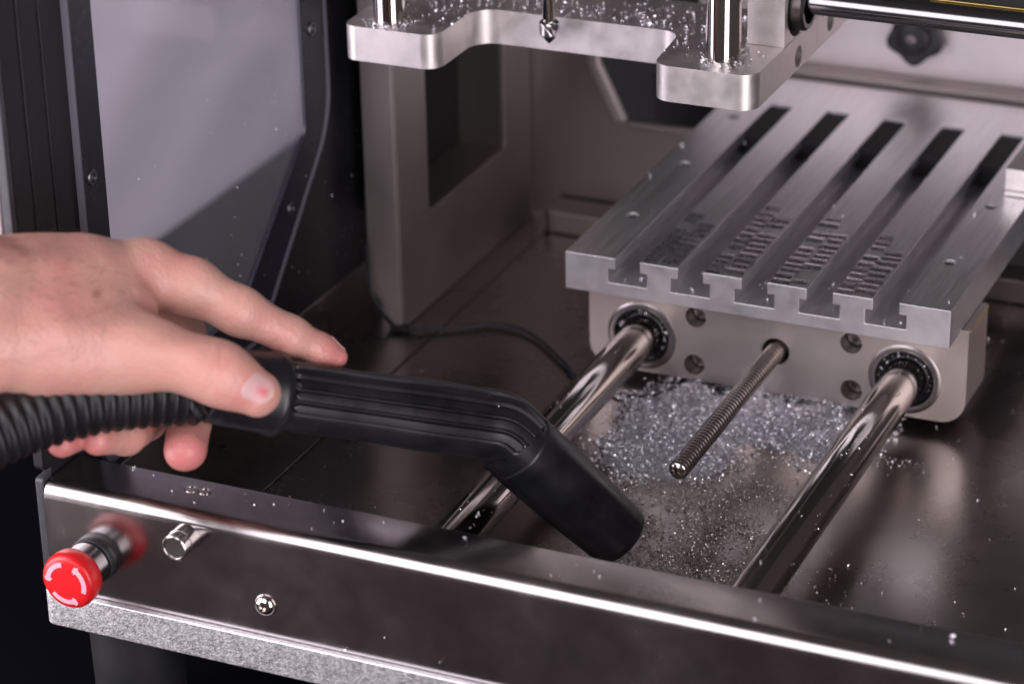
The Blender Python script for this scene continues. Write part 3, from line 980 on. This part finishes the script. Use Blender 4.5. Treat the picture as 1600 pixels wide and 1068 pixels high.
def surface_nets(f, lo, hi, h):
    n = np.ceil((np.array(hi) - np.array(lo)) / h).astype(int) + 1
    xs_ = [lo[i] + h * np.arange(n[i]) for i in range(3)]
    D = np.empty(n, np.float32)
    for i in range(n[0]):
        Y, Z = np.meshgrid(xs_[1], xs_[2], indexing='ij')
        P = np.stack([np.full(Y.size, xs_[0][i]), Y.ravel(), Z.ravel()], 1).astype(np.float32)
        D[i] = f(P).reshape(n[1], n[2])
    ins = D < 0
    cnt = np.zeros(n - 1, int)
    for a in (0, 1):
        for b in (0, 1):
            for c in (0, 1):
                cnt += ins[a:n[0] - 1 + a, b:n[1] - 1 + b, c:n[2] - 1 + c]
    act = (cnt > 0) & (cnt < 8)
    idx = -np.ones(n - 1, int)
    cells = np.argwhere(act)
    idx[act] = np.arange(len(cells))
    acc = np.zeros((len(cells), 3))
    num = np.zeros(len(cells))
    cor = [(a, b, c) for a in (0, 1) for b in (0, 1) for c in (0, 1)]
    for i, ca in enumerate(cor):
        for cb2 in cor[i + 1:]:
            if sum(abs(ca[k] - cb2[k]) for k in range(3)) != 1:
                continue
            va = D[tuple((cells + ca).T)]
            vb = D[tuple((cells + cb2).T)]
            m_ = (va < 0) != (vb < 0)
            t = np.where(m_, va / np.where(m_, va - vb, 1), 0)
            pt = np.array(ca) + t[:, None] * (np.array(cb2) - np.array(ca))
            acc += np.where(m_[:, None], pt, 0)
            num += m_
    V = np.array(lo) + h * (cells + acc / num[:, None])
    F = []
    for ax_ in range(3):
        o1, o2 = [(1, 2), (2, 0), (0, 1)][ax_]
        sl0 = [slice(None)] * 3
        sl1 = [slice(None)] * 3
        sl0[ax_] = slice(0, n[ax_] - 1)
        sl1[ax_] = slice(1, n[ax_])
        e = np.argwhere(ins[tuple(sl0)] != ins[tuple(sl1)])
        e = e[(e[:, o1] > 0) & (e[:, o2] > 0) & (e[:, o1] < n[o1] - 1) & (e[:, o2] < n[o2] - 1)]
        d1 = np.zeros(3, int)
        d2 = np.zeros(3, int)
        d1[o1] = 1
        d2[o2] = 1
        q = np.stack([idx[tuple(e.T)], idx[tuple((e - d1).T)], idx[tuple((e - d1 - d2).T)], idx[tuple((e - d2).T)]], 1)
        fl_ = ins[tuple(e.T)]
        q[~fl_] = q[~fl_][:, ::-1]
        F += q.tolist()
    return V, F


def grad(f, P, e=0.4):
    g = np.stack([f(P + np.eye(3, dtype=np.float32)[k] * e) - f(P - np.eye(3, dtype=np.float32)[k] * e) for k in range(3)], 1)
    return g / np.maximum(np.linalg.norm(g, axis=1)[:, None], 1e-6)


allp = np.array([c[i] for _, cs_ in HAND for c in cs_ for i in (0, 1)])
HV, HF = surface_nets(hand_sdf, allp.min(0) - 30, allp.max(0) + 30, 1.05)
P_ = HV.astype(np.float32)
for _ in range(3):
    g_ = grad(hand_sdf, P_)
    P_ = P_ - g_ * (hand_sdf(P_) * 0.9)[:, None]
nrm = grad(hand_sdf, P_)
disp = np.zeros(len(P_))
for c_, a_, b_, w_, dp_, rc_, n_ in CREASE:
    ax_ = np.array(b_) - np.array(a_)
    ax_ /= np.linalg.norm(ax_)
    rel = P_ - np.array(c_)
    s_ax = rel @ ax_
    side_ = np.linalg.norm(rel - s_ax[:, None] * ax_, axis=1)
    fade = np.exp(-(np.linalg.norm(rel, axis=1) / rc_) ** 4)
    for q in range(n_):
        off = (q - (n_ - 1) / 2) * 2.7 + 0.35 * np.sin(side_ * 0.8 + q * 2.0) + 0.02 * side_ ** 2 * (1 if q % 2 else -1)
        disp -= dp_ * (1.0 if q == n_ // 2 else 0.6) * np.exp(-((s_ax - off) / w_) ** 2) * fade
for line, r_, h_ in RIDGE:
    dm = np.full(len(P_), 1e9, np.float32)
    for a_, b_ in zip(line[:-1], line[1:]):
        dm = np.minimum(dm, cap_d(P_, a_, b_, 0.0, 0.0))
    base_d = np.percentile(dm, 0.5)
    disp += h_ * np.exp(-(np.maximum(dm - 0.6 * base_d, 0) / r_) ** 2)
# gentle unevenness of flesh
disp += 0.22 * np.sin(P_[:, 0] * .21 + 1.7 * np.sin(P_[:, 2] * .13)) * np.sin(P_[:, 1] * .19 + P_[:, 2] * .16)
P_ = P_ + nrm * disp[:, None]
tones = [   # centre, radius, amount
    ((-7.8, -229.2, 41.9), 14, 0.75), ((-49.9, -291.2, 14.8), 18, 0.95), ((-79.4, -316.7, 28.9), 10, 0.85), ((-87.8, -324.6, 30.4), 18, 0.95),
    ((-35.0, -248.0, 62.2), 9, 0.30), ((-50.4, -255.1, 71.5), 16, 0.20), ((-28.1, -303.6, 65.8), 12, 0.18), ((-18.0, -297.0, 51.0), 12, 0.40), ((-65.4, -268.4, 89.3), 18, 0.25),
    ((-100.0, -336.5, 117.0), 40, 0.25), ((-122.2, -356.3, 121.5), 60, 0.25), ((-61.5, -290.9, 77.5), 14, 0.15), ((-22.7, -243.4, 53.3), 9, 0.3)]
red = np.zeros(len(P_))
for c, r, a in tones:
    red = np.maximum(red, a * np.exp(-(np.linalg.norm(P_ - np.array(c), axis=1) / r) ** 2))
mole = np.zeros(len(P_))
mc = np.array((-63.5, -325.2, 102.2))
VH = np.array((504.8, -1183.9, 553.4)) - mc
VH /= np.linalg.norm(VH)
rel = P_ - mc
perp = np.linalg.norm(rel - (rel @ VH)[:, None] * VH, axis=1)
mole = np.exp(-(perp / 2.0) ** 2) * ((nrm @ VH) > 0.2) * 0.7
root = allp.mean(0)
person = thing('person', 'bare left hand and wrist gripping the black vacuum hose, thumb on its cuff', 'person', tuple(float(v) for v in root))
hand = add_obj('hand', P_, HF, M['skin'], person, smooth=180)
ca_ = hand.data.color_attributes.new('redness', 'FLOAT_COLOR', 'POINT')
buf = np.zeros((len(P_), 4), np.float32)
buf[:, 0] = red
buf[:, 1] = mole
buf[:, 3] = 1
ca_.data.foreach_set('color', buf.ravel())


# fine dark hairs on the wrist and the back of the hand
hv, hf_ = [], []
hc_ = np.array((-100.4, -331.6, 115.0))
ok = np.where((np.linalg.norm((P_ - hc_) * 1.0, axis=1) < 62) & (nrm[:, 2] > -0.1))[0]
back_dir = np.array((-133.2, -375.8, 116.8)) - np.array((-86.9, -311.8, 106.3))
back_dir /= np.linalg.norm(back_dir)
for v_i in rng.choice(ok, 420, replace=False):
    p0 = P_[v_i].astype(float)
    n0_ = nrm[v_i].astype(float)
    dist_ = np.linalg.norm(p0 - hc_) / 62
    if rng.random() < dist_ ** 1.5:
        continue
    dr = -back_dir * 0.9 + rng.normal(0, 0.35, 3) + n0_ * 0.35
    dr -= n0_ * (dr @ n0_) * 0.75
    dr /= np.linalg.norm(dr)
    ln_ = rng.uniform(4, 9)
    sd_ = np.cross(dr, n0_)
    sd_ /= np.linalg.norm(sd_)
    k = len(hv)
    for q in range(4):
        t = q / 3
        c_ = p0 + dr * ln_ * t + n0_ * (0.15 + 0.9 * math.sin(math.pi * t * 0.8)) - n0_ * 0.2 * (q == 0)
        wdt = 0.07 * (1 - 0.8 * t)
        for a_ in (0.0, 2.094, 4.188):
            hv.append(tuple(c_ + sd_ * wdt * math.cos(a_) + n0_ * wdt * math.sin(a_)))
    for q in range(3):
        for a_ in range(3):
            b_ = (a_ + 1) % 3
            hf_.append((k + q * 3 + a_, k + q * 3 + b_, k + q * 3 + 3 + b_, k + q * 3 + 3 + a_))
hair = add_obj('arm_hair', hv, hf_, M['hair'], hand, smooth=60)
hair['kind'] = 'stuff'


def nail(center, axis, up_, length, width, lift=0.22, name='fingernail', bruise=None):
    """curved plate that follows the fingertip"""
    axis = np.array(axis, float)
    axis /= np.linalg.norm(axis)
    up_ = np.array(up_, float)
    up_ -= axis * (up_ @ axis)
    up_ /= np.linalg.norm(up_)
    sd = np.cross(axis, up_)
    nu, nv = 18, 16
    pts = []
    uv = []
    for i in range(nu + 1):
        u_ = -1 + 2 * i / nu
        for j in range(nv + 1):
            v_ = -1 + 2 * j / nv
            wv = max(0.02, 1 - abs(u_) ** (3.2 if u_ < 0 else 4.5)) ** 0.45
            ex = u_ * length / 2
            cv_ = -0.10 * length * (v_ ** 2) * (1 if u_ > 0 else 0) * abs(u_) ** 2
            pts.append(np.array(center) + axis * (ex + cv_) + sd * (v_ * wv * width / 2) + up_ * 4)
            uv.append((u_, v_))
    Pn = np.array(pts, np.float32)
    for _ in range(14):
        Pn = Pn - grad(hand_sdf, Pn) * (hand_sdf(Pn) * 0.7)[:, None]
    npn = grad(hand_sdf, Pn)
    uv = np.array(uv)
    rim = np.clip(1.15 - np.abs(uv[:, 1]) ** 6, 0.0, 1) * np.clip((uv[:, 0] + 1) / 0.3, 0.0, 1)
    top = Pn + npn * (lift * rim - 0.03)[:, None]
    bot = Pn - npn * 0.6
    V = np.concatenate([top, bot])
    F = []
    st = nv + 1
    nn_ = len(top)
    for i in range(nu):
        for j in range(nv):
            a = i * st + j
            F.append((a, a + 1, a + st + 1, a + st))
            F.append((nn_ + a, nn_ + a + st, nn_ + a + st + 1, nn_ + a + 1))
    for i in range(nu):
        for j in (0, nv):
            a = i * st + j
            F.append((a, a + st, nn_ + a + st, nn_ + a))
    for j in range(nv):
        for i in (0, nu):
            a = i * st + j
            F.append((a, a + 1, nn_ + a + 1, nn_ + a))
    o = add_obj(name, V, F, M['nail'], hand, smooth=60)
    c_at = o.data.color_attributes.new('bruise', 'FLOAT_COLOR', 'POINT')
    b_ = np.zeros((len(V), 4), np.float32)
    b_[:, 3] = 1
    if bruise is not None:
        dd = ((uv[:, 0] - bruise[0]) / bruise[2]) ** 2 + ((uv[:, 1] - bruise[1]) / bruise[3]) ** 2
        b_[:nn_, 0] = np.exp(-dd)
    free = np.clip((uv[:, 0] - 0.72) / 0.1, 0, 1)
    b_[:nn_, 1] = free
    c_at.data.foreach_set('color', b_.ravel())
    return o


nm = M['nail'].node_tree
pn = nm.nodes['Principled BSDF']
a_n = nm.nodes.new('ShaderNodeAttribute')
a_n.attribute_name = 'bruise'
s_n = nm.nodes.new('ShaderNodeSeparateColor')
nm.links.new(a_n.outputs['Color'], s_n.inputs[0])
x1_ = nm.nodes.new('ShaderNodeMix')
x1_.data_type = 'RGBA'
x1_.inputs[6].default_value = (0.61, 0.37, 0.365, 1)
x1_.inputs[7].default_value = (0.58, 0.13, 0.15, 1)
nm.links.new(s_n.outputs[0], x1_.inputs[0])
x2_ = nm.nodes.new('ShaderNodeMix')
x2_.data_type = 'RGBA'
x2_.inputs[7].default_value = (0.70, 0.52, 0.42, 1)
nm.links.new(s_n.outputs[1], x2_.inputs[0])
nm.links.new(x1_.outputs[2], x2_.inputs[6])
nm.links.new(x2_.outputs[2], pn.inputs['Base Color'])

t_ax = np.array((-15.5, -287.1, 49.3)) - np.array((-27.2, -292.0, 57.0))
RT = np.array((82.4, -182.7, 43.7)) - np.array((57.3, -193.7, 44.2))
RT /= np.linalg.norm(RT)
UPV = np.array((53.1, -182.9, 69.1)) - np.array((57.3, -193.7, 44.2))
UPV /= np.linalg.norm(UPV)
t_up = VIEW * 1.0 + RT * 0.30 + UPV * 0.12
tn = nail((-10.5, -291.9, 54.4), t_ax, t_up, 16.0, 19.0, bruise=(0.2, 0.15, 0.34, 0.32))
tn['label'] = 'thumbnail with a red bruise'
i_ax = np.array((-8.5, -229.6, 41.6)) - np.array((-14.8, -233.0, 45.4))
nail((-9.6, -229.0, 43.9), i_ax, UPV * 0.95 - VIEW * 0.35, 10.5, 9.0)

# ================================================================== metal chips


def chips(pts, nrms, smin_, smax_, curl=True):
    V = []
    F = []
    for p_, n_ in zip(pts, nrms):
        sz = random.uniform(smin_, smax_) * (random.uniform(1.3, 1.9) if random.random() < 0.10 else 1.0)
        u_ = Vector((random.gauss(0, 1), random.gauss(0, 1), random.gauss(0, 1))).normalized()
        v_ = u_.cross(Vector((random.gauss(0, 1), random.gauss(0, 1), random.gauss(0, 1)))).normalized()
        w_ = u_.cross(v_)
        r = sz * random.uniform(0.35, 0.6)
        arc = random.uniform(1.6, 4.4)
        wd = sz * random.uniform(0.14, 0.3)
        k = len(V)
        n_s = 5
        c = Vector(p_) + Vector(n_) * (r * 0.8)
        for i in range(n_s + 1):
            a = arc * i / n_s
            q = c + (u_ * math.cos(a) + v_ * math.sin(a)) * r + w_ * (sz * 0.12 * i / n_s)
            V.append(tuple(q - w_ * wd * (0.5 + 0.5 * math.sin(i))))
            V.append(tuple(q + w_ * wd))
        for i in range(n_s):
            a = k + 2 * i
            F.append((a, a + 1, a + 3, a + 2))
    return V, F


def pip(x, y, poly):
    ins = False
    n = len(poly)
    for i in range(n):
        x1, y1 = poly[i][:2]
        x2, y2 = poly[i - 1][:2]
        if (y1 > y) != (y2 > y) and x < (x2 - x1) * (y - y1) / (y2 - y1) + x1:
            ins = not ins
    return ins


def edge_dist(x, y, poly):
    best = 1e9
    for i in range(len(poly)):
        a = Vector(poly[i][:2])
        b = Vector(poly[i - 1][:2])
        ab = b - a
        t = max(0, min(1, (Vector((x, y)) - a).dot(ab) / ab.length_squared))
        best = min(best, (Vector((x, y)) - a - ab * t).length)
    return best


FZ = FLOOR
# back pile (thick), and a thin front spread
back = [(41.8, -67.9, -78.0), (36.6, -30.0, -78.0), (38.6, 4.1, -78.0), (46.1, 39.2, -78.0), (162.0, 41.3, -78.0), (164.0, -3.1, -78.0), (152.4, -33.1, -78.0), (110.4, -24.5, -78.0), (106.1, -58.6, -78.0), (89.6, -75.8, -78.0), (66.0, -78.2, -78.0)]
front = [(61.3, -87.1, -78.0), (70.7, -69.2, -78.0), (102.7, -49.3, -78.0), (115.1, -65.6, -78.0), (130.6, -86.8, -78.0), (149.7, -105.6, -78.0), (163.0, -174.7, -78.0), (116.2, -193.6, -78.0), (88.9, -155.7, -78.0), (81.9, -106.3, -78.0)]
pts, nrms = [], []


def fill(poly, n, hmax, edge, dens_pow=1.0):
    xs_ = [p_[0] for p_ in poly]
    ys_ = [p_[1] for p_ in poly]
    c = 0
    while c < n:
        x = random.uniform(min(xs_) - edge, max(xs_) + edge)
        y = random.uniform(min(ys_) - edge, max(ys_) + edge)
        d = edge_dist(x, y, poly) * (1 if pip(x, y, poly) else -1)
        pr = 1 / (1 + math.exp(-d / (edge * .35)))
        if random.random() > pr ** dens_pow:
            continue
        # clumps
        cl = 0.6 * mnoise.noise(Vector((x * .055, y * .055, 3.1))) + 0.5 * mnoise.noise(Vector((x * .17, y * .17, 8.7)))
        if random.random() > max(0.04, min(1, 0.52 + 1.25 * cl)):
            continue
        hh = hmax * max(0, min(1, d / 22.0)) * max(0.15, 0.72 + 0.75 * mnoise.noise(Vector((x * .07, y * .07, 1.7))))
        pts.append((x, y, FZ + hh * random.uniform(0.55, 1.0) + 0.15))
        nrms.append((0, 0, 1))
        c += 1


fill(back, 8500, 8.5, 10)
nb = len(pts)
fill(front, 8200, 1.8, 15)
side_patch = [(101.0, -53.6, -78.0), (129.6, -27.8, -78.0), (154.5, -39.3, -78.0), (156.0, -96.6, -78.0), (131.3, -93.2, -78.0)]
fill(side_patch, 700, 0.5, 14)
v1, f1 = chips(pts[:nb], nrms[:nb], 0.8, 2.1)
v2, f2 = chips(pts[nb:], nrms[nb:], 0.5, 1.25)
# packed bed under the back pile
gx0, gx1 = min(p_[0] for p_ in back) - 5, max(p_[0] for p_ in back) + 5
gy0, gy1 = min(p_[1] for p_ in back) - 5, max(p_[1] for p_ in back) + 5
nx, ny = 110, 60
bv_, bf_ = [], []
for i in range(nx + 1):
    for j in range(ny + 1):
        x = gx0 + (gx1 - gx0) * i / nx
        y = gy0 + (gy1 - gy0) * j / ny
        d = edge_dist(x, y, back) * (1 if pip(x, y, back) else -1)
        hh = 8.5 * max(0, min(1, d / 22.0)) * max(0.15, 0.72 + 0.75 * mnoise.noise(Vector((x * .07, y * .07, 1.7)))) * 0.72
        bv_.append((x, y, FZ - 0.9 + hh + random.uniform(-.35, .35)))
for i in range(nx):
    for j in range(ny):
        a = i * (ny + 1) + j
        bf_.append((a, a + ny + 1, a + ny + 2, a + 1))
heap = add_obj('chip_heap', *join((v1, f1), (v2, f2)), M['chip'], None, smooth=0, loc=(110, 0, FLOOR))
heap.data.materials.append(M['chipfine'])
for f in heap.data.polygons[len(f1):]:
    f.material_index = 1
tag(heap, 'heap of curled aluminium chips on the tray floor under the table', 'metal chips', 'stuff')
bed = add_obj('packed_chip_bed', bv_, bf_, M['chipbed'], heap, smooth=0)
bed['kind'] = 'stuff'

# loose chips elsewhere
pts, nrms = [], []
for _ in range(420):
    x, y = random.uniform(-90, 325), random.uniform(-230, 180)
    if x > 180 or random.random() < 0.35:
        pts.append((x, y, FLOOR + 0.1))
        nrms.append((0, 0, 1))
for _ in range(60):                                   # clusters right of the right rod
    pts.append((random.gauss(190, 9), random.gauss(-165, 22), FLOOR + 0.1))
    nrms.append((0, 0, 1))
cl_c = (178.4, -13.4, -78.0)
for _ in range(40):
    pts.append((cl_c[0] + random.gauss(0, 7), cl_c[1] + random.gauss(0, 2.5), FLOOR + 0.2))
    nrms.append((0, 0, 1))
cl_c = (38.9, -1.3, -78.0)
for _ in range(160):
    pts.append((cl_c[0] + random.gauss(0, 6), cl_c[1] + random.gauss(0, 3), FLOOR + abs(random.gauss(0, 2))))
    nrms.append((0, 0, 1))
for _ in range(26):                                   # rail top
    pts.append((random.uniform(-135, 300), random.uniform(-262, -238), ZR))
    nrms.append((0, 0, 1))
for q_ in ((7.2, -268.0, -77.9), (9.1, -268.0, -78.1), (28.0, -268.0, -67.7), (55.0, -268.0, -73.6)):
    pts.append(q_)
    nrms.append((0, -1, 0))
for x in RX:                                          # on the rods
    for _ in range(28):
        a = random.uniform(0.3, 2.6)
        pts.append((x + 10 * math.cos(a), random.uniform(-220, 20), ZROD + 10 * math.sin(a)))
        nrms.append((math.cos(a), 0, math.sin(a)))
for i in range(5):                                    # slots and table
    for _ in range(14):
        pts.append((sl[i] + random.uniform(1, 12), random.triangular(0, 120, 4), -13.2))
        nrms.append((0, 0, 1))
for _ in range(40):
    pts.append((random.uniform(2, 196), random.uniform(2, 180), 0.05))
    nrms.append((0, 0, 1))
for x, z in bor:                                      # stuck in the bearing grease
    for _ in range(45):
        a = random.uniform(-0.7, 3.6)
        r = random.uniform(11.2, 14.2)
        pts.append((x + r * math.cos(a), YB + 2.2, z + r * math.sin(a)))
        nrms.append((0, -1, 0))
v3, f3 = chips(pts, nrms, 0.6, 1.9)
lc = add_obj('loose_chips', v3, f3, M['chip'], None, smooth=0, loc=(110, -50, FLOOR))
tag(lc, 'loose aluminium chips scattered over the tray, rods, rail and table', 'metal chips', 'stuff')

pts, nrms = [], []
for _ in range(950):
    x = random.uniform(-100, 106)
    y = random.triangular(-26, 58, 34)
    if -52 < x < 56 and y < 19:
        continue
    pts.append((x, y, Z1))
    nrms.append((0, 0, 1))
for q_ in (pl, pr_):
    for _ in range(90):
        a = random.uniform(0, 6.28)
        r = 8.5 + abs(random.gauss(0, 2.2))
        pts.append((q_[0] + r * math.cos(a), q_[1] + r * math.sin(a), Z1 + abs(random.gauss(0, .6))))
        nrms.append((0, 0, 1))
v4, f4 = chips(pts, nrms, 0.7, 2.3)
cc = add_obj('carriage_chips', v4, f4, M['chip'], None, smooth=0, loc=(0, 20, Z1))
tag(cc, 'aluminium chips lying on top of the spindle carriage plate', 'metal chips', 'stuff')

pts, nrms = [], []
for _ in range(70):
    y, z = random.uniform(-190, 20), random.triangular(-45, 130, -20)
    inside = pip(y, z, pane_poly)
    pts.append((-140.3 if inside else -136.4, y, z))
    nrms.append((1, 0, 0))
for _ in range(26):
    pts.append((-139.9, random.uniform(17, 52), random.triangular(-45, 60, -30)))
    nrms.append((1, 0, 0))
pts.append((-139.9, 46.4, 58.0))
nrms.append((1, 0, 0))
v5, f5 = chips(pts, nrms, 0.5, 1.4)
wc = add_obj('window_chips', v5, f5, M['chip'], None, smooth=0, loc=(-138, -80, 20))
tag(wc, 'specks of metal clinging to the side window and black wall', 'metal chips', 'stuff')

pts, nrms = [], []
PW, PT = path, (A1 - A0) / np.linalg.norm(A1 - A0)
UPN = UPV - PT * (UPV @ PT)
UPN /= np.linalg.norm(UPN)
VN = VIEW - PT * (VIEW @ PT)
VN /= np.linalg.norm(VN)
for _ in range(90):
    i = min(len(path) - 1, int(len(path) * random.triangular(0.1, 1, 0.98)))
    a = random.triangular(-0.3, 1.3, 1.0)
    n_ = VN * math.cos(a) + UPN * math.sin(a)
    pts.append(tuple(path[i] + n_ * (14.6 + 1.7 * L_[i] / tot)))
    nrms.append(tuple(n_))
v6, f6 = chips(pts, nrms, 0.25, 0.8)
nc = add_obj('wand_chips', v6, f6, M['chip'], None, smooth=0, loc=(20, -200, 10))
tag(nc, 'fine metal dust clinging to the ribbed vacuum wand', 'metal chips', 'stuff')
